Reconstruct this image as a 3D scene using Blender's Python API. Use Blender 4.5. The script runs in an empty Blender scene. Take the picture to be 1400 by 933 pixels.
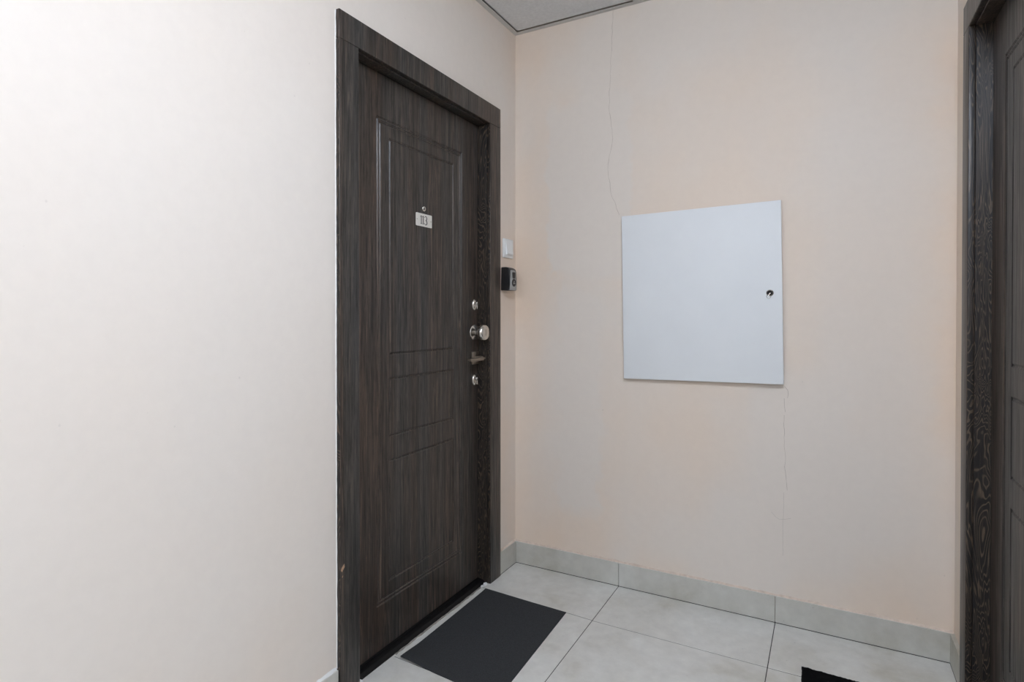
import bpy, bmesh, math, random
from mathutils import Vector, Matrix
random.seed(7)
scene = bpy.context.scene
COL = scene.collection

# ------------------------------------------------------------------ camera
F_PX, PY, YAW, PITCH = 789.6, 437.5, 28.633, 0.44
cam_d = bpy.data.cameras.new('camera')
cam_d.sensor_fit = 'HORIZONTAL'; cam_d.sensor_width = 36.0
cam_d.lens = 36.0 * F_PX / 1400.0
cam_d.shift_y = -(466.5 - PY) / 1400.0
cam_d.clip_start = 0.02
cam = bpy.data.objects.new('camera', cam_d); COL.objects.link(cam)
cam.location = (1.2678, -2.3545, 1.1429)
cam.rotation_euler = (math.radians(90 - PITCH), 0, math.radians(YAW))
scene.camera = cam

# ------------------------------------------------------------------ world, exposure, light levels
w = bpy.data.worlds.new('world'); scene.world = w; w.use_nodes = True
w.node_tree.nodes['Background'].inputs[0].default_value = (0.6, 0.65, 0.7, 1)
w.node_tree.nodes['Background'].inputs[1].default_value = 0.3
vs = scene.view_settings
vs.view_transform = 'Standard'; vs.look = 'None'; vs.gamma = 1.0; vs.use_curve_mapping = False
vs.exposure = 0.0
LAMP_COL = (0.87, 0.975, 1.14)
LAMP_E = 52.0
LAMP_SPOTS = [(1.34, -1.97), (0.86, -4.6)]

# ------------------------------------------------------------------ main dimensions (metres)
W = 1.638            # width of the landing, left wall x=0, right wall x=W, back wall y=0
H = 2.4336           # underside of the ceiling edge trim
Y0 = -5.6            # rear end of the corridor
T = 0.14             # wall thickness
OPEN_L = (-1.06, -0.225)   # wall opening behind the left door frame
OPEN_R = (-1.12, -0.285)
OPEN_Z = 1.985

# ------------------------------------------------------------------ helpers
WL = {}
def link(o, loc, parent=None):
    COL.objects.link(o); loc = Vector(loc); WL[o.name] = loc
    if parent is not None:
        o.parent = parent; o.location = loc - WL[parent.name]
    else:
        o.location = loc
    return o
def tag(o, label=None, cat=None, group=None, kind=None):
    if label: o['label'] = label
    if cat: o['category'] = cat
    if group: o['group'] = group
    if kind: o['kind'] = kind
    return o
def empty(name, loc):
    e = bpy.data.objects.new(name, None); e.empty_display_size = 0.1
    return link(e, loc)
def obj(name, bm, mat, parent=None, smooth=False, loc=None):
    bmesh.ops.recalc_face_normals(bm, faces=bm.faces)
    if loc is None:
        xs = [v.co.x for v in bm.verts]; ys = [v.co.y for v in bm.verts]; zs = [v.co.z for v in bm.verts]
        loc = Vector(((min(xs)+max(xs))/2, (min(ys)+max(ys))/2, min(zs)))
    loc = Vector(loc)
    for v in bm.verts: v.co -= loc
    me = bpy.data.meshes.new(name); bm.to_mesh(me); bm.free()
    me.materials.append(mat)
    if smooth:
        for p in me.polygons: p.use_smooth = True
        try: me.set_sharp_from_angle(angle=math.radians(35))
        except Exception: pass
    o = bpy.data.objects.new(name, me)
    return link(o, loc, parent)
def NB(): return bmesh.new()
def box(bm, x0, x1, y0, y1, z0, z1, bev=0, seg=1):
    r = bmesh.ops.create_cube(bm, size=1.0)
    vs_ = r['verts']
    for v in vs_:
        v.co = Vector(((x0+x1)/2 + v.co.x*(x1-x0), (y0+y1)/2 + v.co.y*(y1-y0), (z0+z1)/2 + v.co.z*(z1-z0)))
    if bev:
        es = list({e for v in vs_ for e in v.link_edges})
        bmesh.ops.bevel(bm, geom=es, offset=bev, segments=seg, profile=0.5, affect='EDGES')
    return bm
def prism(bm, pts, axis, a, b):
    """polygon pts (2D) extruded along axis from a to b. axis x: pts=(y,z); y: (x,z); z: (x,y)"""
    def P(p, t):
        return {'x': (t, p[0], p[1]), 'y': (p[0], t, p[1]), 'z': (p[0], p[1], t)}[axis]
    A = [bm.verts.new(P(p, a)) for p in pts]; B = [bm.verts.new(P(p, b)) for p in pts]
    n = len(pts)
    bm.faces.new(A); bm.faces.new(B[::-1])
    for i in range(n): bm.faces.new((A[i], A[(i+1) % n], B[(i+1) % n], B[i]))
    return bm
def lathe(bm, prof, org, axis='x', seg=40, sy=1.0, sz=1.0):
    """prof: list of (distance along axis, radius); closed by poles when radius is 0"""
    org = Vector(org); rings = []
    def P(t, r, a):
        c, s = math.cos(a)*r*sy, math.sin(a)*r*sz
        return org + {'x': Vector((t, c, s)), 'y': Vector((c, t, s)), 'z': Vector((c, s, t))}[axis]
    for t, r in prof:
        if r <= 1e-6: rings.append([bm.verts.new(P(t, 0, 0))])
        else: rings.append([bm.verts.new(P(t, r, 2*math.pi*k/seg)) for k in range(seg)])
    for A, B in zip(rings, rings[1:]):
        for k in range(seg):
            k2 = (k+1) % seg
            f = [A[k % len(A)], A[k2 % len(A)], B[k2 % len(B)], B[k % len(B)]]
            u = []
            for v in f:
                if v not in u: u.append(v)
            if len(u) > 2: bm.faces.new(u)
    return bm
def ribbon(bm, pts, width, axis_t, t0, t1, jit=0.0):
    """thin raised strip along a 2D polyline; pts (u,v). axis_t 'x' -> u=y,v=z ; 'y' -> u=x,v=z ; 'z' -> u=x,v=y"""
    L, R = [], []
    n = len(pts)
    for i, p in enumerate(pts):
        a = Vector(pts[max(0, i-1)]); b = Vector(pts[min(n-1, i+1)]); d = (b-a).normalized()
        nn = Vector((-d.y, d.x)); wd = width[i] if isinstance(width, (list, tuple)) else width
        wd *= 1 + random.uniform(-jit, jit)
        L.append(Vector(p)+nn*wd/2); R.append(Vector(p)-nn*wd/2)
    def P(p, t): return {'x': (t, p.x, p.y), 'y': (p.x, t, p.y), 'z': (p.x, p.y, t)}[axis_t]
    q = [[bm.verts.new(P(v, t)) for v in S] for S in (L, R) for t in (t0, t1)]
    l0, l1, r0, r1 = q
    for i in range(n-1):
        bm.faces.new((l1[i], l1[i+1], r1[i+1], r1[i])); bm.faces.new((l0[i], r0[i], r0[i+1], l0[i+1]))
        bm.faces.new((l0[i], l0[i+1], l1[i+1], l1[i])); bm.faces.new((r0[i], r1[i], r1[i+1], r0[i+1]))
    for i in (0, n-1): bm.faces.new((l0[i], l1[i], r1[i], r0[i]))
    return bm
def resample(pts, step, jit):
    out = [pts[0]]
    for a, b in zip(pts, pts[1:]):
        L = math.hypot(b[0]-a[0], b[1]-a[1]); k = max(1, int(L/step))
        for i in range(1, k+1):
            t = i/k; j = 0 if i == k else jit
            out.append((a[0]+(b[0]-a[0])*t+random.uniform(-j, j), a[1]+(b[1]-a[1])*t+random.uniform(-j, j)))
    return out

# ------------------------------------------------------------------ materials
class NT:
    def __init__(self, name, rough=0.5, spec=0.5, metal=0.0):
        m = bpy.data.materials.new(name); m.use_nodes = True
        self.m = m; self.t = m.node_tree; self.b = self.t.nodes['Principled BSDF']
        self.b.inputs['Roughness'].default_value = rough
        self.b.inputs['Metallic'].default_value = metal
        self.b.inputs['Specular IOR Level'].default_value = spec
        self.pos = self.t.nodes.new('ShaderNodeNewGeometry').outputs['Position']
    def n(self, typ, **kw):
        nd = self.t.nodes.new(typ)
        for k, v in kw.items(): setattr(nd, k, v)
        return nd
    def L(self, a, b): self.t.links.new(a, b)
    def math(self, op, a, b=None, clamp=False):
        nd = self.n('ShaderNodeMath', operation=op, use_clamp=clamp)
        for i, v in enumerate((a, b)):
            if v is None: continue
            if isinstance(v, (int, float)): nd.inputs[i].default_value = v
            else: self.L(v, nd.inputs[i])
        return nd.outputs[0]
    def noise(self, scale, sc=(1, 1, 1), detail=4, rough=0.55, dist=0.0, off=(0, 0, 0)):
        mp = self.n('ShaderNodeMapping'); mp.inputs['Scale'].default_value = sc; mp.inputs['Location'].default_value = off
        self.L(self.pos, mp.inputs['Vector'])
        nz = self.n('ShaderNodeTexNoise'); nz.inputs['Scale'].default_value = scale
        nz.inputs['Detail'].default_value = detail; nz.inputs['Roughness'].default_value = rough
        nz.inputs['Distortion'].default_value = dist
        self.L(mp.outputs[0], nz.inputs['Vector'])
        return nz.outputs['Fac']
    def ramp(self, fac, stops, interp='LINEAR'):
        r = self.n('ShaderNodeValToRGB'); cr = r.color_ramp; cr.interpolation = interp
        while len(cr.elements) < len(stops): cr.elements.new(0.5)
        for e, (p, c) in zip(cr.elements, stops):
            e.position = p; e.color = (*c, 1) if len(c) == 3 else c
        self.L(fac, r.inputs[0]); return r.outputs[0]
    def mix(self, fac, a, b, blend='MIX'):
        nd = self.n('ShaderNodeMix', data_type='RGBA', blend_type=blend)
        for i, v in ((0, fac), (6, a), (7, b)):
            if isinstance(v, (int, float)): nd.inputs[i].default_value = v
            elif isinstance(v, tuple): nd.inputs[i].default_value = (*v, 1)
            else: self.L(v, nd.inputs[i])
        return nd.outputs[2]
    def col(self, c):
        if isinstance(c, tuple): self.b.inputs['Base Color'].default_value = (*c, 1)
        else: self.L(c, self.b.inputs['Base Color'])
        return self
    def rough(self, r): self.L(r, self.b.inputs['Roughness']); return self
    def bump(self, h, strength=0.3, dist=0.001):
        bp = self.n('ShaderNodeBump'); bp.inputs['Strength'].default_value = strength; bp.inputs['Distance'].default_value = dist
        self.L(h, bp.inputs['Height']); self.L(bp.outputs[0], self.b.inputs['Normal']); return self
def g(v): return (v, v, v)

def wood_mat(name, figure=0.0, gain=0.94):
    t = NT(name, 0.42, 0.45)
    def c(r, g_, b): return (r*gain, g_*gain*.965, b*gain*.90)
    broad = t.noise(12, (1, 1, 0.02), 3, 0.6, 0.3)
    band = t.noise(27, (1, 1, 0.004), 1, 0.4, off=(3, 1, 0))
    fib = t.noise(120, (1, 1, 0.034), 6, 0.72, 0.9)
    pore = t.noise(330, (1, 1, 0.05), 3, 0.65, 0.4)
    base = t.ramp(fib, [(0.36, c(.010, .009, .0088)), (0.46, c(.035, .031, .0295)), (0.545, c(.056, .050, .0465)), (0.67, c(.115, .092, .075))])
    tint = t.ramp(broad, [(0.36, (0.90, 0.98, 1.06)), (0.47, (0.97, 0.99, 1.0)), (0.54, (1.10, 0.98, 0.91)), (0.66, (1.22, 0.97, 0.84))])
    bl = t.ramp(band, [(0.40, g(0.84)), (0.5, g(1.0)), (0.58, g(1.13))])
    col = t.mix(1.0, base, tint, 'MULTIPLY')
    col = t.mix(1.0, col, bl, 'MULTIPLY')
    dash = t.ramp(pore, [(0.37, g(0.28)), (0.47, g(1.0))])
    col = t.mix(0.8, col, dash, 'MULTIPLY')
    h = fib
    if figure:
        ring = t.noise(15, (1, 1, 0.17), 3, 0.5, 0.7)
        wv = t.math('MULTIPLY', t.math('ADD', t.math('SINE', t.math('MULTIPLY', ring, 220)), 1.0), 0.5)
        fg = t.ramp(wv, [(0.50, c(.009, .0085, .0088)), (0.78, c(.022, .019, .018)), (0.96, c(.125, .093, .068))])
        brk = t.noise(150, (1, 1, 0.12), 3, 0.6, 0.3)
        col = t.mix(t.math('MULTIPLY', t.ramp(brk, [(0.38, g(0.45)), (0.54, g(1.0))]), figure), t.mix(0.55, col, c(.012, .011, .0112)), fg)
    t.col(col)
    t.rough(t.ramp(fib, [(0.3, g(0.50)), (0.7, g(0.31))]))
    t.bump(h, 0.25, 0.0006)
    return t.m

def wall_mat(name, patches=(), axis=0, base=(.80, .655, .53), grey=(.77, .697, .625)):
    t = NT(name, 0.55, 0.35)
    big = t.noise(1.6, (1, 1, 0.7), 3, 0.5)
    col = t.mix(t.ramp(big, [(0.40, g(0)), (0.62, g(1))]), base, grey)
    if patches:
        mp = t.noise(7, (1, 1, 1), 3, 0.6)
        sh = t.math('MULTIPLY', t.math('SUBTRACT', mp, 0.5), 0.16)
        sx = t.n('ShaderNodeSeparateXYZ'); t.L(t.pos, sx.inputs[0])
        X = t.math('ADD', sx.outputs[axis], sh); Z = t.math('ADD', sx.outputs[2], sh)
        for (x0, x1, z0, z1, soft, k) in patches:
            def edge(v, a, s):     # 0 below a, 1 above a
                return t.math('MULTIPLY', t.math('SUBTRACT', v, a), 1.0/s, True)
            m1 = t.math('MULTIPLY', edge(X, x0, soft), t.math('SUBTRACT', 1.0, edge(X, x1, soft)))
            m2 = t.math('MULTIPLY', edge(Z, z0, soft*2), t.math('SUBTRACT', 1.0, edge(Z, z1, soft*2)))
            f = t.math('MULTIPLY', t.math('MULTIPLY', m1, m2), k)
            col = t.mix(f, col, grey)
    fine = t.noise(30, (1, 1, 1), 4, 0.6)
    col = t.mix(1.0, col, t.ramp(fine, [(0.35, g(0.988)), (0.65, g(1.008))]), 'MULTIPLY')
    spots = t.noise(55, (1, 1, 1), 1, 0.3)
    col = t.mix(1.0, col, t.ramp(spots, [(0.15, g(0.88)), (0.20, g(1.0))]), 'MULTIPLY')
    t.col(col)
    t.bump(t.noise(260, (1, 1, 1), 3, 0.6), 0.06, 0.0006)
    return t.m

def stone_mat(name, mul=1.0, tint=(1, 1, 1)):
    t = NT(name, 0.3, 0.45)
    cl = t.noise(3.2, (1, 1, 1), 5, 0.62, 0.4)
    fi = t.noise(26, (1, 1, 1), 4, 0.6)
    def c(r, g_, b): return (r*mul*tint[0], g_*mul*tint[1], b*mul*tint[2])
    col = t.ramp(cl, [(0.30, c(.55, .525, .455)), (0.48, c(.655, .64, .595)), (0.70, c(.735, .73, .695))])
    col = t.mix(1.0, col, t.ramp(fi, [(0.3, g(0.93)), (0.7, g(1.05))]), 'MULTIPLY')
    sp = t.noise(95, (1, 1, 1), 2, 0.5, off=(5, 2, 1))
    col = t.mix(1.0, col, t.ramp(sp, [(0.22, g(0.70)), (0.27, g(1.0))]), 'MULTIPLY')
    t.col(col); t.rough(t.ramp(cl, [(0.3, g(0.42)), (0.7, g(0.30))]))
    return t.m

def plain(name, c, rough=0.5, metal=0.0, spec=0.5, var=0.06, sc=40, bump=0.0):
    t = NT(name, rough, spec, metal)
    nz = t.noise(sc, (1, 1, 1), 3, 0.6)
    t.col(t.mix(1.0, c, t.ramp(nz, [(0.3, g(1-var)), (0.7, g(1+var))]), 'MULTIPLY'))
    if bump: t.bump(t.noise(sc*8, (1, 1, 1), 3, 0.6), bump, 0.001)
    return t.m

M = {}
M['wood'] = wood_mat('wenge laminate')
M['wood_r'] = wood_mat('wenge laminate of the other door')
M['jamb'] = wood_mat('wenge laminate with cathedral figure', 0.85)
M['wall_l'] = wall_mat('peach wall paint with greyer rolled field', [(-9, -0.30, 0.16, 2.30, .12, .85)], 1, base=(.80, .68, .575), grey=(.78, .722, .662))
M['wall_b'] = wall_mat('peach wall paint with lighter touch-up patches',
    [(0.10, 1.56, 0.13, 2.28, .08, .35), (0.16, 0.53, 1.28, 2.06, .022, .9), (0.20, 0.40, 0.25, 1.25, .03, .85), (1.0, 1.32, 0.15, 0.86, .06, .8), (1.16, 1.5, 0.5, 1.85, .12, .55)])
M['tile'] = stone_mat('pale stone floor tile')
M['skirt'] = stone_mat('pale stone skirting tile', 0.82, (1, 1, .97))
M['grout'] = plain('dark grout', (.045, .042, .040), 0.9)
M['caulk'] = plain('white caulk', (.78, .78, .77), 0.6, bump=.2)
M['bead'] = plain('peach filler bead', (.66, .55, .46), 0.7, var=.12, sc=60, bump=.3)
M['crack'] = plain('hairline crack', (.46, .39, .33), 0.9)
M['crack2'] = plain('faint crack', (.58, .52, .465), 0.9)
M['white_panel'] = plain('white powder-coated steel', (.80, .82, .835), 0.6, var=.015, sc=6)
M['white_plastic'] = plain('white plastic', (.82, .83, .83), 0.3, var=.01)
M['steel_edge'] = plain('grey sheet metal', (.45, .46, .47), 0.4, var=.03)
M['nickel'] = plain('satin nickel', (.62, .585, .54), 0.24, 1.0, var=.04, sc=80)
M['bronze'] = plain('dark bronze', (.31, .265, .22), 0.38, 1.0, var=.06, sc=80)
M['black_metal'] = plain('black painted steel', (.004, .004, .0045), 0.36, spec=.22, var=.2)
M['hole'] = plain('keyhole black', (.004, .004, .004), 0.7)
M['plate'] = plain('cream enamel', (.70, .67, .62), 0.4, var=.02)
M['ink'] = plain('black print', (.012, .012, .013), 0.5)
M['box_black'] = plain('black rubberised plastic', (.012, .012, .013), 0.42, var=.1)
M['box_grey'] = plain('grey painted zinc', (.34, .34, .33), 0.4, 0.1, var=.04)
M['box_mark'] = plain('pale mark', (.45, .45, .44), 0.5)
M['mat_grey'] = plain('charcoal needle felt', (.042, .0435, .0455), 0.95, spec=.15, var=.25, sc=350, bump=.7)
M['mat_black'] = plain('black coir', (.006, .006, .0065), 1.0, spec=.05, var=.4, sc=500, bump=.8)
M['chip'] = plain('bare wood chip', (.42, .27, .17), 0.8, var=.2, sc=200)
M['ceil_tile'] = plain('grey mineral fibre', (.78, .785, .79), 0.9, spec=.2, var=.06, sc=90, bump=.5)
M['grid'] = plain('pale grey painted steel', (.60, .585, .56), 0.45, var=.02)
M['dark'] = plain('unlit void', (.02, .02, .02), 0.9)
M['lamp_frame'] = plain('white aluminium', (.8, .8, .8), 0.4)
_t = NT('opal diffuser', 0.5); _t.col((.9, .9, .9))
_t.b.inputs['Emission Color'].default_value = (*LAMP_COL, 1); _t.b.inputs['Emission Strength'].default_value = LAMP_E
M['diffuser'] = _t.m

# ------------------------------------------------------------------ the setting: walls
b = NB()
box(b, -T, 0, Y0, OPEN_L[0], -0.1, 2.62); box(b, -T, 0, OPEN_L[1], 0.0, -0.1, 2.62); box(b, -T, 0, OPEN_L[0], OPEN_L[1], OPEN_Z, 2.62)
box(b, -T-.02, -T+.02, OPEN_L[0], OPEN_L[1], -.1, OPEN_Z)
wall_left = tag(obj('wall_left', b, M['wall_l'], loc=(0, 0, 0)), 'pale peach painted wall around the numbered door', kind='structure')
b = NB()
box(b, W, W+T, Y0, OPEN_R[0], -0.1, 2.62); box(b, W, W+T, OPEN_R[1], 0.0, -0.1, 2.62); box(b, W, W+T, OPEN_R[0], OPEN_R[1], OPEN_Z, 2.62)
box(b, W+T-.02, W+T+.02, OPEN_R[0], OPEN_R[1], -.1, OPEN_Z)
wall_right = tag(obj('wall_right', b, M['wall_l'], loc=(W, 0, 0)), 'narrow strip of peach wall beside the second door', kind='structure')
b = NB(); box(b, -T, W+T, 0, T, -0.1, 2.62)
wall_back = tag(obj('wall_back', b, M['wall_b'], loc=(0, 0, 0)), 'peach wall with touch-up patches and cracks behind the white panel', kind='structure')
b = NB(); box(b, -T, W+T, Y0-T, Y0, -0.1, 2.62)
wall_rear = tag(obj('wall_rear', b, M['wall_l'], loc=(0, Y0, 0)), 'peach wall at the far end of the corridor', kind='structure')

# ---- cracks in the back wall (hairline, a fraction of a millimetre proud)
cr = [[(0.469, 2.432), (0.466, 2.343), (0.46, 2.242), (0.457, 2.14), (0.452, 2.079), (0.453, 2.007), (0.462, 1.944), (0.468, 1.892), (0.462, 1.852), (0.451, 1.802), (0.447, 1.761), (0.457, 1.688), (0.461, 1.657), (0.477, 1.624), (0.497, 1.566)]]
cr2 = [[(1.127, 0.885), (1.141, 0.866), (1.14, 0.837)], [(1.129, 0.836), (1.133, 0.786)],
       [(1.129, 0.774), (1.13, 0.72), (1.129, 0.691), (1.132, 0.64), (1.134, 0.604), (1.131, 0.582), (1.136, 0.546), (1.14, 0.496)],
       [(1.128, 0.487), (1.129, 0.436), (1.127, 0.392), (1.126, 0.348), (1.127, 0.252)], [(1.087, 0.408), (1.101, 0.392), (1.114, 0.385), (1.129, 0.387), (1.154, 0.395)]]
for k, pts in enumerate(cr + cr2):
    b = NB(); P = resample(pts, 0.014, 0.0022 if k < 4 else 0.0008)
    ribbon(b, P, [0.0013*random.uniform(.5, 1.15) for _ in P] if k < 4 else 0.0011, 'y', 0.001, -0.0003)
    obj('crack', b, M['crack'] if k < 4 else M['crack2'], wall_back)

# ---- floor: dark grout bed with separate tiles
b = NB(); box(b, -T, W+T, Y0, 0.0, -0.1, -0.0007)
floor = tag(obj('floor', b, M['grout'], loc=(0, 0, 0)), 'pale grey stone-look tiles with thin dark joints', kind='structure')
TX = [0.0, 0.4994, 1.1014, W]
TY = [0.0, -0.3215] + [-0.3215 - 0.602*k for k in range(1, 10)]
TY = [y for y in TY if y > Y0] + [Y0]
J = 0.0013
TY[2] = -0.868
SKEW = {1: (-.292, -.3195), 2: (-.853, -.872)}      # the narrow column was laid a little out of square
for i in range(3):
    for j in range(len(TY)-1):
        b = NB()
        xa = TX[i] + (J if i else 0); xb = TX[i+1] - (J if i < 2 else 0)
        ta, tb = SKEW.get(j, (TY[j], TY[j])) if i == 0 else (TY[j], TY[j])
        na, nb = SKEW.get(j+1, (TY[j+1], TY[j+1])) if i == 0 else (TY[j+1], TY[j+1])
        prism(b, [(xa, na+J), (xb, nb+J), (xb, tb-J), (xa, ta-J)], 'z', -0.012, random.uniform(-0.0002, 0.0002))
        bmesh.ops.bevel(b, geom=list(b.edges), offset=.0005, segments=1, profile=.5, affect='EDGES')
        obj('floor_tile', b, M['tile'], floor)
# tile strips running into the two door recesses
for (x0, x1, (ya, yb)) in ((-T+.02, -0.0, OPEN_L), (W, W+T-.02, OPEN_R)):
    b = NB(); box(b, x0, x1, ya, yb, -0.012, -0.0003); obj('floor_tile', b, M['tile'], floor)

# ---- skirting of tile pieces
ST, SH = 0.0095, 0.0985
def skirt(name, label, pieces):
    e = None
    e = empty(name, pieces[0][0:1] and ((pieces[0][0]+pieces[0][1])/2, (pieces[0][2]+pieces[0][3])/2, 0))
    tag(e, label, kind='structure')
    for p in pieces:
        b = NB(); box(b, p[0], p[1], p[2], p[3], 0.0016, SH, 0.0008); obj('skirting_tile', b, M['skirt'], e)
        b = NB(); q = .0006; box(b, p[0]-q, p[1]+q, p[2]-q, p[3]+q, -0.0004, 0.0014); obj('joint', b, M['grout'], e)
    return e
s_back = skirt('baseboard_back', 'pale tile skirting along the wall with the white panel',
      [(0.0005, 0.4994-.001, -ST, 0.001), (0.4994+.001, 1.1014-.001, -ST, 0.001), (1.1014+.001, W-.0005, -ST, 0.001)])
s_left = skirt('baseboard_left', 'pale tile skirting along the wall of the numbered door',
      [(-.001, ST, -0.1645, -ST), (-.001, ST, -1.715, -1.1145), (-.001, ST, -2.317, -1.717), (-.001, ST, -2.92, -2.319)])
s_right = skirt('baseboard_right', 'short pale tile skirting beside the second door',
      [(W-ST-.003, W+.001, -0.238, -ST), (W-ST, W+.001, -1.9, -1.246)])
# filler bead on top of the skirting
def bead(parent, mat, a, b_, axis):
    bm = NB(); n = 70; prev = None
    for i in range(n+1):
        t = i/n; d = ST*random.uniform(0.45, 1.0); h = random.uniform(0.002, 0.007)
        if axis == 'x':
            x = a+(b_-a)*t; ring = [(x, 0.001, SH-.001), (x, -d, SH-.001), (x, -d*.55, SH+h*.6), (x, 0.001, SH+h+.003)]
        else:
            y = a+(b_-a)*t; ring = [(-.001, y, SH-.001), (d, y, SH-.001), (d*.55, y, SH+h*.6), (-.001, y, SH+h+.003)]
        ring = [bm.verts.new(p) for p in ring]
        if prev:
            for k in range(4): bm.faces.new((prev[k], prev[(k+1) % 4], ring[(k+1) % 4], ring[k]))
        else: bm.faces.new(ring)
        prev = ring
    bm.faces.new(prev)
    obj('filler_bead', bm, mat, parent, smooth=True)
bead(s_back, M['bead'], 0.002, W-.002, 'x')
bead(s_left, M['bead'], -0.163, -0.01, 'y')
bead(s_left, M['caulk'], -1.9, -1.116, 'y')

# ---- suspended ceiling
b = NB(); box(b, -T, W+T, Y0-T, T, H+.09, H+.16)
ceiling = tag(obj('ceiling', b, M['dark'], loc=(0, 0, H)), 'suspended grid ceiling with grey mineral tiles', kind='structure')
GX = [0.0, 0.575, 1.175, W]
GY = [0.0, -0.345] + [-0.345-0.6*k for k in range(1, 9)]
GY = [y for y in GY if y > Y0] + [Y0]
for i in range(3):
    for j in range(len(GY)-1):
        cx, cy = (GX[i]+GX[i+1])/2, (GY[j]+GY[j+1])/2
        b = NB()
        ax = 0.0225 if i == 0 else 0.0125
        bx_ = 0.0225 if i == 2 else 0.0125
        ay = 0.0225 if j == 0 else 0.0125
        # tile drops a little through the grid, leaving a dark reveal around it
        box(b, GX[i]+ax+.004, GX[i+1]-bx_-.004, GY[j+1]+.0165, GY[j]-ay-.004, H+.004, H+.016, .001)
        box(b, GX[i]+ax-.010, GX[i+1]-bx_+.010, GY[j+1]+.004, GY[j]-ay+.010, H+.0145, H+.024)
        obj('ceiling_tile', b, M['ceil_tile'], ceiling)
def angle_trim(pts):
    b = NB(); x0, x1, y0, y1 = pts
    box(b, x0, x1, y0, y1, H-.0008, H+.0008); return b
for pts in ((0, 0.0225, Y0, 0), (W-.0225, W, Y0, 0), (0.0225, 0.462, -0.0225, 0), (0.463, W-.0225, -0.0215, 0)):
    obj('wall_angle', angle_trim(pts), M['grid'], ceiling)
for x in GX[1:3]:
    b = NB(); box(b, x-.012, x+.012, Y0+.0225, -.0225, H, H+.0016); box(b, x-.001, x+.001, Y0+.0225, -.0225, H, H+.035); obj('grid_tee', b, M['grid'], ceiling)
for y in GY[1:-1]:
    for i in range(3):
        b = NB(); xa = GX[i]+(.0225 if i == 0 else .012); xb = GX[i+1]-(.0225 if i == 2 else .012)
        box(b, xa, xb, y-.012, y+.012, H, H+.0016); box(b, xa, xb, y-.001, y+.001, H, H+.035); obj('grid_tee', b, M['grid'], ceiling)

# ------------------------------------------------------------------ doors
def grooved_leaf(parent, xp, sgn, ya, yb, za, zb, outer, inners, mat):
    """leaf in the plane x=xp facing sgn*x; outer (y0,y1,z0,z1) carries a double groove, inners single grooves"""
    lines = []
    W1, D1 = 0.0052, 0.0036
    for off in (0.0, 0.0125):
        o_ = (outer[0]+off, outer[1]-off, outer[2]+off, outer[3]-off); lines.append((o_, W1, D1))
    for r in inners: lines.append((r, W1, D1))
    cy, cz = {ya, yb}, {za, zb}
    for r, w_, d_ in lines:
        for s in (-1, -.28, 0, .28, 1):
            for y in r[:2]: cy.add(round(y+s*w_, 6))
            for z in r[2:]: cz.add(round(z+s*w_, 6))
    cy, cz = sorted(cy), sorted(cz)
    def depth(y, z):
        d = 0
        for r, w_, dd in lines:
            s = max(abs(y-(r[0]+r[1])/2)-(r[1]-r[0])/2, abs(z-(r[2]+r[3])/2)-(r[3]-r[2])/2)
            a = abs(s)/w_
            if a < 1: d = max(d, dd*min(1, (1-a)/.72))
        return d
    groups = {k: NB() for k in range(-1, len(inners))}
    cache = {k: {} for k in groups}
    for i in range(len(cy)-1):
        for j in range(len(cz)-1):
            ym, zm = (cy[i]+cy[i+1])/2, (cz[j]+cz[j+1])/2
            k = -1
            for q, r in enumerate(inners):
                if r[0] < ym < r[1] and r[2] < zm < r[3]: k = q
            f = []
            for (a, c) in ((i, j), (i+1, j), (i+1, j+1), (i, j+1)):
                if (a, c) not in cache[k]:
                    cache[k][(a, c)] = groups[k].verts.new((xp - sgn*depth(cy[a], cz[c]), cy[a], cz[c]))
                f.append(cache[k][(a, c)])
            if sgn < 0: f.reverse()
            groups[k].faces.new(f)
    def mk(name, bm, par):
        me = bpy.data.meshes.new(name); loc = Vector((xp, (ya+yb)/2, za))
        for v in bm.verts: v.co -= loc
        bm.to_mesh(me); bm.free(); me.materials.append(mat)
        return link(bpy.data.objects.new(name, me), loc, par)
    bm = groups[-1]
    x0, x1 = sorted((xp - sgn*.0048, xp - sgn*.05))
    box(bm, x0, x1, ya, yb, za, zb)
    # rim between the grooved face and the slab
    for (p, q) in (((ya, za), (ya, zb)), ((ya, zb), (yb, zb)), ((yb, zb), (yb, za)), ((yb, za), (ya, za))):
        vs4 = [bm.verts.new((xp, *p)), bm.verts.new((xp, *q)), bm.verts.new((xp-sgn*.005, *q)), bm.verts.new((xp-sgn*.005, *p))]
        bm.faces.new(vs4)
    leaf = mk('door_leaf', bm, parent)
    for q in range(len(inners)): mk('panel', groups[q], leaf)
    return leaf

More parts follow.
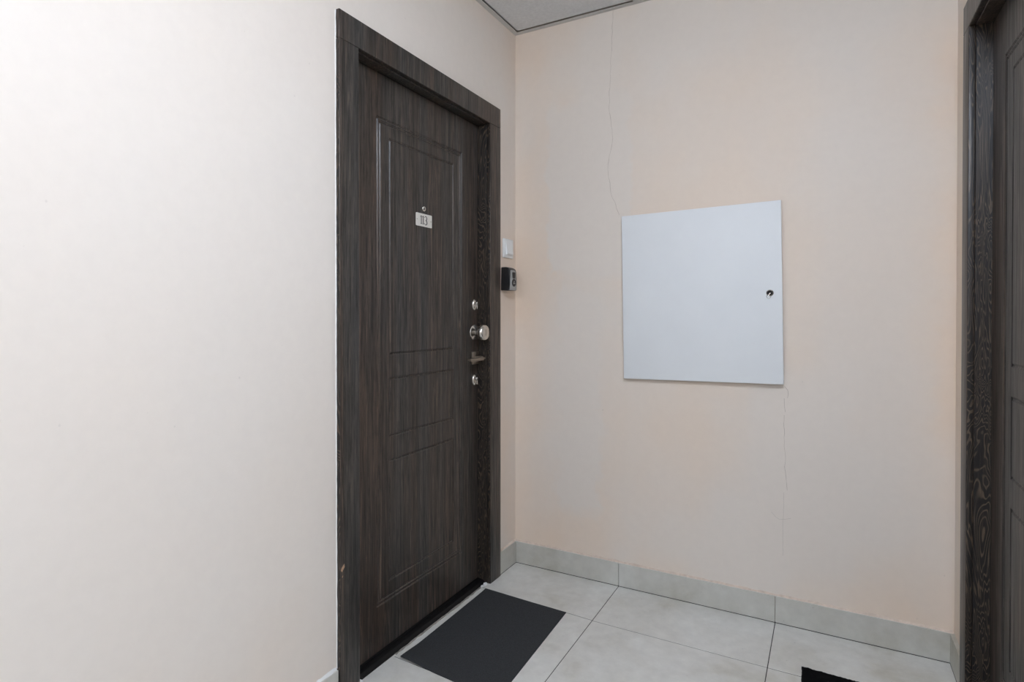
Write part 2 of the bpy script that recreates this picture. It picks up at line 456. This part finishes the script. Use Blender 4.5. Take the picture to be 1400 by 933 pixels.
def figured_edge(o):
    o.data.materials.append(M['jamb'])
    for p in o.data.polygons:
        if abs(p.normal.y) > .95: p.material_index = 1
    return o
def door(name, label, xw, sgn, xc, xs, xp, y_out, y_in, ztop_in, ztop_out, outer, inners, mat):
    """xw wall face, xc casing face, xs back of casing, xp leaf face; y_out=(lo,hi) casing, y_in=(lo,hi) opening"""
    e = empty(name, (xw, (y_out[0]+y_out[1])/2, 0)); tag(e, label, kind='structure')
    lo, hi = sorted((xc, xs))
    for (a, c) in ((y_out[0], y_in[0]), (y_in[1], y_out[1])):
        b = NB(); box(b, lo, hi, a, c, 0.0005, ztop_in-.0004, 0.0022, 3); figured_edge(obj('door_casing', b, mat, e, smooth=True))
    b = NB(); box(b, lo, hi, y_out[0], y_out[1], ztop_in+.0004, ztop_out, 0.0022, 3); obj('door_casing', b, mat, e, smooth=True)
    # frame jambs set just inside the casing
    lo2, hi2 = sorted((xs+sgn*.0005, xp - sgn*.05)); s = .0032
    b = NB(); box(b, lo2, hi2, y_in[0]-.03, y_in[0]+s, 0.0, ztop_in+.03, .0008); obj('door_jamb', b, M['jamb'], e)
    b = NB(); box(b, lo2, hi2, y_in[1]-s, y_in[1]+.03, 0.0, ztop_in+.03, .0008); obj('door_jamb', b, M['jamb'], e)
    b = NB(); box(b, lo2, hi2, y_in[0]+s, y_in[1]-s, ztop_in-s, ztop_in+.03, .0008); obj('door_head', b, mat, e)
    leaf = grooved_leaf(e, xp, sgn, y_in[0]+s+.004, y_in[1]-s-.004, .021, ztop_in-s-.003, outer, inners, mat)
    # threshold bar
    b = NB(); x = lambda d: xs + sgn*d
    prism(b, [(xp-sgn*.05, 0), (xp-sgn*.05, .0185), (xp-sgn*.002, .0185), (xp+sgn*.001, .0165), (xp+sgn*.012, .0165), (xp+sgn*.024, .0125), (xp+sgn*.033, .0035), (xp+sgn*.034, 0)], 'y', y_in[0]+s, y_in[1]-s)
    obj('threshold', b, M['black_metal'], e)
    return e, leaf

XP = -0.042
inL = [(-0.826, -0.447, 1.011, 1.742), (-0.826, -0.447, 0.732, 0.925), (-0.826, -0.447, 0.240, 0.6465)]
door1, leaf1 = door('door_1', 'dark wenge door with number plate, knob and locks in a wide casing', 0, 1, 0.016, -0.003, XP,
    (-1.1125, -0.1645), (-1.032, -0.2525), 1.955, 2.040, (-0.888, -0.387, 0.176, 1.801), inL, M['wood'])
XR = 1.667
inR = [(-0.888, -0.517, 1.02, 1.75), (-0.888, -0.517, 0.742, 0.938), (-0.888, -0.517, 0.262, 0.662)]
door2, leaf2 = door('door_2', 'dark wenge door cut by the picture edge, beside the black mat', W, -1, 1.613, 1.630, XR,
    (-1.185, -0.238), (-1.108, -0.312), 1.956, 2.038, (-0.952, -0.4445, 0.198, 1.809), inR, M['wood_r'])

# caulk line along the outer edge of the casing
def caulk_line(par, y, z0, z1, x0, x1, w_):
    n = 90; b = NB(); prev = None
    for i in range(n+1):
        z = z0+(z1-z0)*i/n; ww = w_*random.uniform(.55, 1.25); d = x1*random.uniform(.6, 1.0)
        ring = [b.verts.new(p) for p in ((x0, y+.003, z), (x0, y-ww, z), (d, y-ww*.35, z), (d, y+.003, z))]
        if prev:
            for k in range(4): b.faces.new((prev[k], prev[(k+1) % 4], ring[(k+1) % 4], ring[k]))
        else: b.faces.new(ring)
        prev = ring
    b.faces.new(prev); obj('caulk_line', b, M['caulk'], par)
caulk_line(door1, -1.1125, 0.10, 2.038, -.001, .0036, .0017)
# sealant smeared below the threshold
b = NB(); P = resample([(-.0055, -.30), (-.0040, -.45), (-.0050, -.62), (-.0042, -.842)], .016, .0014)
ribbon(b, P, [random.uniform(.003, .012) for _ in P], 'z', -.001, .0016); obj('sealant', b, plain('dirty sealant', (.27, .245, .215), .8, var=.2), door1)
for (x, y, r, h) in ((-.002, -.266, .012, .009), (.001, -1.015, .009, .013), (-.006, -.285, .008, .004)):
    b = NB(); lathe(b, [(0, r), (h*.5, r*.85), (h*.9, r*.4), (h, 0)], (x, y, 0), 'z', 9, random.uniform(.7, 1), 1.1)
    for v in b.verts: v.co += Vector((random.uniform(-1, 1), random.uniform(-1, 1), random.uniform(-.4, .4)))*r*.18
    obj('sealant_blob', b, M['caulk'], door1)
# chip in the casing of the numbered door
for (y, z, s) in ((-1.1035, 0.396, 1.0), (-1.1045, 0.372, .28)):
    b = NB(); pts = [(-.0075, -.004), (-.003, -.010), (.003, -.004), (.0075, .002), (.006, .012), (.001, .007), (-.004, .004)]
    prism(b, [(y+p[0]*s, z+p[1]*s) for p in pts], 'x', .0155, .01635); obj('chip', b, M['chip'], door1)

# --- hardware of the numbered door
def knob(y, z):
    b = NB(); lathe(b, [(0, .0325), (.002, .0330), (.004, .032), (.0065, .027), (.009, .0180), (.011, .0145), (.011, 0)], (XP, y, z), 'x', 48)
    obj('knob_rose', b, M['nickel'], door1, smooth=True)
    b = NB(); lathe(b, [(0.008, .0110), (.024, .0105), (.029, .014), (.032, .0250), (.037, .0320), (.044, .0350), (.051, .0348), (.056, .0318), (.0585, .0298), (.0592, .0286), (.0586, .0276), (.0596, .0254), (.0600, 0)], (XP, y, z), 'x', 56)
    kn = obj('door_knob', b, M['nickel'], door1, smooth=True)
    b = NB(); box(b, XP+.0585, XP+.0606, y-.0016, y+.0016, z-.013, z+.013, .0004); obj('thumb_slot', b, M['bronze'], kn)
knob(-0.2915, 1.071)
def cyl_lock(y, z):
    b = NB(); lathe(b, [(0, .0175), (.003, .0178), (.006, .0165), (.0085, .0135), (.0095, .0118), (.0095, 0)], (XP, y, z), 'x', 40, 1.0, 1.42)
    e = obj('lock_escutcheon', b, M['nickel'], door1, smooth=True)
    # euro profile: round plug over a narrower tail
    b = NB(); lathe(b, [(.006, .0085), (.0185, .0085), (.0195, .0078), (.0195, 0)], (XP, y, z+.006), 'x', 32); box(b, XP+.006, XP+.0185, y-.005, y+.005, z-.0185, z+.002, .002, 2)
    obj('lock_cylinder', b, M['nickel'], e, smooth=True)
    b = NB(); box(b, XP+.0190, XP+.0201, y-.0012, y+.0012, z+.001, z+.011); obj('keyhole', b, M['hole'], e)
cyl_lock(-0.290, 1.187); cyl_lock(-0.290, 0.870)
# lever handle on a square rose
ly, lz = -0.2885, 0.9635
b = NB(); box(b, XP-.001, XP+.009, ly-.0255, ly+.0255, lz-.0265, lz+.0265, .002, 2); rose = obj('lever_rose', b, M['bronze'], door1, smooth=True)
b = NB(); lathe(b, [(.008, .0105), (.030, .0095), (.040, .0085), (.042, .006), (.042, 0)], (XP, ly, lz), 'x', 28)
pts = []
box(b, XP+.030, XP+.049, ly-.100, ly+.012, lz-.0045, lz+.0035, .0025, 2); box(b, XP+.032, XP+.045, ly-.092, ly+.008, lz-.0095, lz-.0030, .002, 2)
obj('lever_handle', b, M['bronze'], door1, smooth=True)
# peephole
b = NB(); lathe(b, [(0, .0095), (.0025, .0095), (.004, .0082), (.0035, .0062), (.0030, .006), (.0030, 0)], (XP, -0.637, 1.536), 'x', 32)
ph = obj('peephole', b, M['nickel'], door1, smooth=True)
b = NB(); lathe(b, [(.0028, .0058), (.0040, .0045), (.0046, 0)], (XP, -0.637, 1.536), 'x', 24)
obj('lens', b, plain('peephole lens', (.16, .16, .165), .18, .7), ph, smooth=True)
# number plate 113
py0, py1, pz0, pz1 = -0.683, -0.588, 1.4705, 1.5175
def rrect(y0, y1, z0, z1, r, n=5):
    out = []
    for (cy, cz, a0) in ((y1-r, z1-r, 0), (y0+r, z1-r, 90), (y0+r, z0+r, 180), (y1-r, z0+r, 270)):
        for k in range(n+1):
            a = math.radians(a0+90*k/n); out.append((cy+r*math.cos(a), cz+r*math.sin(a)))
    return out
b = NB(); prism(b, rrect(py0, py1, pz0, pz1, .004), 'x', XP-.0005, XP+.0018); plate = obj('number_plate', b, M['plate'], door1)
plate['label'] = 'cream plate reading 113'
def digit(bm, polys, oy, oz, sx, sz, X0, X1):
    for poly in polys: prism(bm, [(oy+p[0]*sx, oz+p[1]*sz) for p in poly], 'x', X0, X1)
one = [[(.32, .06), (.68, .06), (.68, 1), (.32, 1)], [(.12, 0), (.88, 0), (.88, .07), (.12, .07)], [(.33, 1), (.33, .88), (.06, .82), (.06, .89)]]
dx0, dx1 = XP+.0016, XP+.0021
zc = (pz0+pz1)/2; hz = .0305
for k, oy in enumerate((-0.6585, -0.6470)):
    b = NB(); digit(b, one, oy, zc-hz/2, .0115, hz, dx0, dx1); obj('numeral_one', b, M['ink'], plate)
b = NB()
P = []
def arc(cy, cz, ry, rz, a0, a1, n=14): return [(cy+ry*math.cos(math.radians(a0+(a1-a0)*k/n)), cz+rz*math.sin(math.radians(a0+(a1-a0)*k/n))) for k in range(n+1)]
oy = -0.6262
up = arc(oy, zc+.0080, .0066, .0074, 165, -92); lowr = arc(oy, zc-.0078, .0076, .0084, 92, -165)
wu = [.0021+.0019*max(0, math.cos(math.radians(168-246*k/14))) for k in range(15)]
wl = [.0021+.0023*max(0, math.cos(math.radians(82-250*k/14))) for k in range(15)]
ribbon(b, up+lowr[1:], wu+wl[1:], 'x', dx0, dx1); obj('numeral_three', b, M['ink'], plate)
for y in (py0+.006, py1-.006):
    b = NB(); lathe(b, [(.0015, .0024), (.0026, .0020), (.0029, 0)], (XP, y, zc), 'x', 14); obj('screw', b, M['nickel'], plate, smooth=True)

# ------------------------------------------------------------------ white access panel on the back wall
pc = Vector((0.8208, 0, 1.2226)); pw, phh, rot = 0.6045, 0.6765, math.radians(-0.95)
acc = empty('access_panel', (pc.x, -.001, pc.z - phh/2)); tag(acc, 'white square metal access panel with a small cam lock on the wall', 'access panel')
def rotp(bm):
    R = Matrix.Rotation(rot, 4, 'Y')
    for v in bm.verts:
        q = R @ (v.co - pc); v.co = q + pc
    return bm
b = NB(); box(b, pc.x-pw/2+.006, pc.x+pw/2-.006, -.010, .001, pc.z-phh/2+.006, pc.z+phh/2-.006); rotp(b); obj('frame', b, M['steel_edge'], acc)
b = NB(); box(b, pc.x-pw/2, pc.x+pw/2, -.0205, -.0075, pc.z-phh/2, pc.z+phh/2, .0018, 3)
# the lock side stands off the wall a little more
for v in b.verts:
    t = (v.co.x - (pc.x-pw/2))/pw; v.co.y -= .005*t*t
rotp(b); cover = obj('panel_door', b, M['white_panel'], acc, smooth=True)
lx, lz2, ly2 = 1.0815, 1.2255, -.0245
b = NB(); lathe(b, [(0.002, .0125), (-.002, .0125), (-.003, .0110), (-.0024, .0100), (-.0024, 0)], (lx, ly2, lz2), 'y', 32); lk = obj('cam_lock', b, M['nickel'], cover, smooth=True)
b = NB(); lathe(b, [(-.002, .0098), (-.0036, .0092), (-.0038, 0)], (lx, ly2, lz2), 'y', 28); obj('lock_core', b, M['hole'], acc, smooth=True)
b = NB(); R = Matrix.Rotation(math.radians(-50), 4, 'Y')
box(b, -.0075, .0015, -.0042, -.0034, -.0028, .0005)
for v in b.verts: v.co = (R @ v.co) + Vector((lx, ly2, lz2))
obj('lock_slot', b, M['nickel'], acc)
b = NB()   # small key ring hanging below the lock
def torus(bm, c, R_, r_, nrm='y', n=24, m=8):
    rings = []
    for i in range(n):
        a = 2*math.pi*i/n; ring = []
        for j in range(m):
            q = 2*math.pi*j/m; rr = R_+r_*math.cos(q)
            ring.append(bm.verts.new((c[0]+rr*math.cos(a), c[1]+r_*math.sin(q), c[2]+rr*math.sin(a))))
        rings.append(ring)
    for i in range(n):
        for j in range(m):
            bm.faces.new((rings[i][j], rings[(i+1) % n][j], rings[(i+1) % n][(j+1) % m], rings[i][(j+1) % m]))
torus(b, (lx-.004, ly2-.0018, lz2-.0125), .0072, .0008); obj('ring', b, M['nickel'], acc, smooth=True)

# ------------------------------------------------------------------ light switch
sw_y, sw_z = -0.078, 1.4435
sw = empty('light_switch', (0, sw_y, sw_z-.0425)); tag(sw, 'white square light switch with one rocker above the key box', 'light switch')
b = NB(); box(b, -.001, .0085, sw_y-.0425, sw_y+.0425, sw_z-.0425, sw_z+.0425, .0022, 3); obj('switch_plate', b, M['white_plastic'], sw, smooth=True)
b = NB(); prism(b, [(.0080, sw_z-.0275), (.0160, sw_z-.0275), (.0172, sw_z-.024), (.0112, sw_z+.0275), (.0080, sw_z+.0275)], 'y', sw_y-.0275, sw_y+.0275)
obj('rocker', b, M['white_plastic'], sw)

# ------------------------------------------------------------------ key box
ky0, ky1, kz0, kz1 = -0.1375, -0.0735, 1.2535, 1.3565
kb = empty('key_lock_box', (0, (ky0+ky1)/2, kz0)); tag(kb, 'black and grey key safe mounted on the wall beside the door casing', 'key safe')
kc = (ky0+ky1)/2
side = [(.000, kz0), (.044, kz0), (.0460, kz0+.004), (.0462, kz0+.025), (.0458, kz0+.055), (.0455, kz0+.080), (.0425, kz1-.010), (.034, kz1-.0025), (.024, kz1), (.000, kz1)]
b = NB(); prism(b, side, 'y', ky0, ky1)
bmesh.ops.bevel(b, geom=list(b.edges), offset=.0035, segments=3, profile=.5, affect='EDGES')
for v in b.verts:     # shoulders narrow towards the top
    t = max(0, (v.co.z-(kz0+.080))/.023); v.co.y = kc+(v.co.y-kc)*(1-.16*t*t)
obj('body', b, M['box_black'], kb, smooth=True)
# grey cover: follows the front curve, wider at the bottom
b = NB()
rows = [(kz0+.001, .0470, .0305), (kz0+.020, .0478, .0298), (kz0+.045, .0478, .0270), (kz0+.065, .0474, .0255), (kz0+.080, .0470, .0248), (kz1-.018, .0462, .0235), (kz1-.0135, .0450, .0185)]
prev = None
for (z, x, hw) in rows:
    ring = [b.verts.new((x-.008, kc-hw-.0012, z)), b.verts.new((x-.001, kc-hw, z)), b.verts.new((x+.0014, kc-hw+.005, z)), b.verts.new((x+.0014, kc+hw-.005, z)), b.verts.new((x-.001, kc+hw, z)), b.verts.new((x-.008, kc+hw+.0012, z))]
    if prev:
        for k in range(6): b.faces.new((prev[k], prev[(k+1) % 6], ring[(k+1) % 6], ring[k]))
    else: b.faces.new(ring)
    prev = ring
b.faces.new(prev); cov = obj('front_cover', b, M['box_grey'], kb, smooth=True)
def xat(z):
    for a, c in zip(rows, rows[1:]):
        if a[0] <= z <= c[0]: return a[1]+(c[1]-a[1])*(z-a[0])/(c[0]-a[0])+.0014
    return rows[-1][1]
b = NB(); za, zb = kz1-.050, kz1-.023     # window
poly = [(kc-.012, za+.003), (kc-.009, za), (kc+.009, za), (kc+.012, za+.003), (kc+.014, zb-.003), (kc+.011, zb), (kc-.011, zb), (kc-.014, zb-.003)]
A = [b.verts.new((xat(z)+.0012, y, z)) for y, z in poly]; B = [b.verts.new((xat(z)-.004, y, z)) for y, z in poly]
b.faces.new(A); b.faces.new(B[::-1])
for k in range(8): b.faces.new((A[k], A[(k+1) % 8], B[(k+1) % 8], B[k]))
obj('shutter_window', b, M['box_black'], kb)
dz = kz0+.034; dxx = xat(dz)
b = NB(); lathe(b, [(-.004, .0172), (.0016, .0170), (.0026, .0155), (.0020, .0140), (.0020, 0)], (dxx, kc, dz), 'x', 36); dial = obj('dial', b, M['box_black'], kb, smooth=True)
b = NB()
prism(b, [(kc-.0085, dz-.0045), (kc-.0015, dz-.0055), (kc-.0015, dz-.0015), (kc-.006, dz+.000)], 'x', dxx+.0015, dxx+.0026)
prism(b, [(kc+.0085, dz-.0045), (kc+.0015, dz-.0055), (kc+.0015, dz-.0015), (kc+.006, dz+.000)], 'x', dxx+.0015, dxx+.0026)
prism(b, [(kc-.0025, dz+.0015), (kc+.0025, dz+.0015), (kc+.0012, dz+.008), (kc-.0012, dz+.008)], 'x', dxx+.0015, dxx+.0026)
obj('emblem', b, M['box_mark'], dial)

# ------------------------------------------------------------------ door mats
def quad_mat(name, FL, FR, NL, NR, th, mat, nx, ny, lift, rough_edge=0.0):
    b = NB(); top, bot = [], []
    for j in range(ny+1):
        v = j/ny; tr, br = [], []
        for i in range(nx+1):
            u = i/nx
            a = Vector(FL).lerp(Vector(FR), u); c = Vector(NL).lerp(Vector(NR), u); p = a.lerp(c, v)
            if rough_edge and (i in (0, nx) or j in (0, ny)): p += Vector((random.uniform(-1, 1), random.uniform(-1, 1)))*rough_edge
            z = lift(u, v)
            edge = min(min(u, 1-u)*.4, min(v, 1-v)*.55)
            tz = th - (.0015 if edge < 1e-6 else 0)
            tr.append(b.verts.new((p.x, p.y, z+tz))); br.append(b.verts.new((p.x, p.y, z+.0004)))
        top.append(tr); bot.append(br)
    for j in range(ny):
        for i in range(nx):
            b.faces.new((top[j][i], top[j+1][i], top[j+1][i+1], top[j][i+1])); b.faces.new((bot[j][i], bot[j][i+1], bot[j+1][i+1], bot[j+1][i]))
    for i in range(nx):
        b.faces.new((top[0][i], top[0][i+1], bot[0][i+1], bot[0][i])); b.faces.new((top[ny][i], bot[ny][i], bot[ny][i+1], top[ny][i+1]))
    for j in range(ny):
        b.faces.new((top[j][0], bot[j][0], bot[j+1][0], top[j+1][0])); b.faces.new((top[j][nx], top[j+1][nx], bot[j+1][nx], bot[j][nx]))
    return obj(name, b, mat, smooth=True)
def lift1(u, v):
    z = .0
    d = max(0, 1-math.hypot((u-.04)*2.6, (1-v)*5.0)); z += .0065*d*d*(3-2*d)
    d = max(0, 1-math.hypot((u)*3.0, v*5.5)); z += .002*d*d
    z += .003*math.exp(-((u-.33)/.12)**2)*max(0, 1-v*7)*0
    return z
mat1 = quad_mat('door_mat', (.022, -.301), (.392, -.316), (.025, -.853), (.412, -.882), .0042, M['mat_grey'], 28, 40, lift1)
tag(mat1, 'flat charcoal felt door mat in front of the numbered door', 'door mat')
mat2 = quad_mat('door_mat', (1.200, -.274), (1.585, -.286), (1.206, -.86), (1.592, -.872), .0085, M['mat_black'], 90, 120, lambda u, v: random.uniform(0, .0015), .0016)
tag(mat2, 'thick black bristly door mat, only its corner showing, by the second door', 'door mat')

# ------------------------------------------------------------------ ceiling lamps (round opal drums below the ceiling)
for (lx_, ly_), lab in zip(LAMP_SPOTS, ('round opal ceiling lamp above the landing', 'round opal ceiling lamp further down the corridor')):
    e = empty('ceiling_lamp', (lx_, ly_, H)); tag(e, lab, 'ceiling lamp', 'ceiling lamps of the corridor')
    b = NB(); lathe(b, [(.001, 0), (.001, .20), (-.014, .20), (-.016, .19), (-.016, 0)], (lx_, ly_, H), 'z', 48); obj('lamp_base', b, M['lamp_frame'], e, smooth=True)
    b = NB(); lathe(b, [(-.015, .195), (-.030, .205), (-.085, .200), (-.105, .180), (-.112, .14), (-.114, 0)], (lx_, ly_, H), 'z', 40); obj('diffuser', b, M['diffuser'], e, smooth=True)
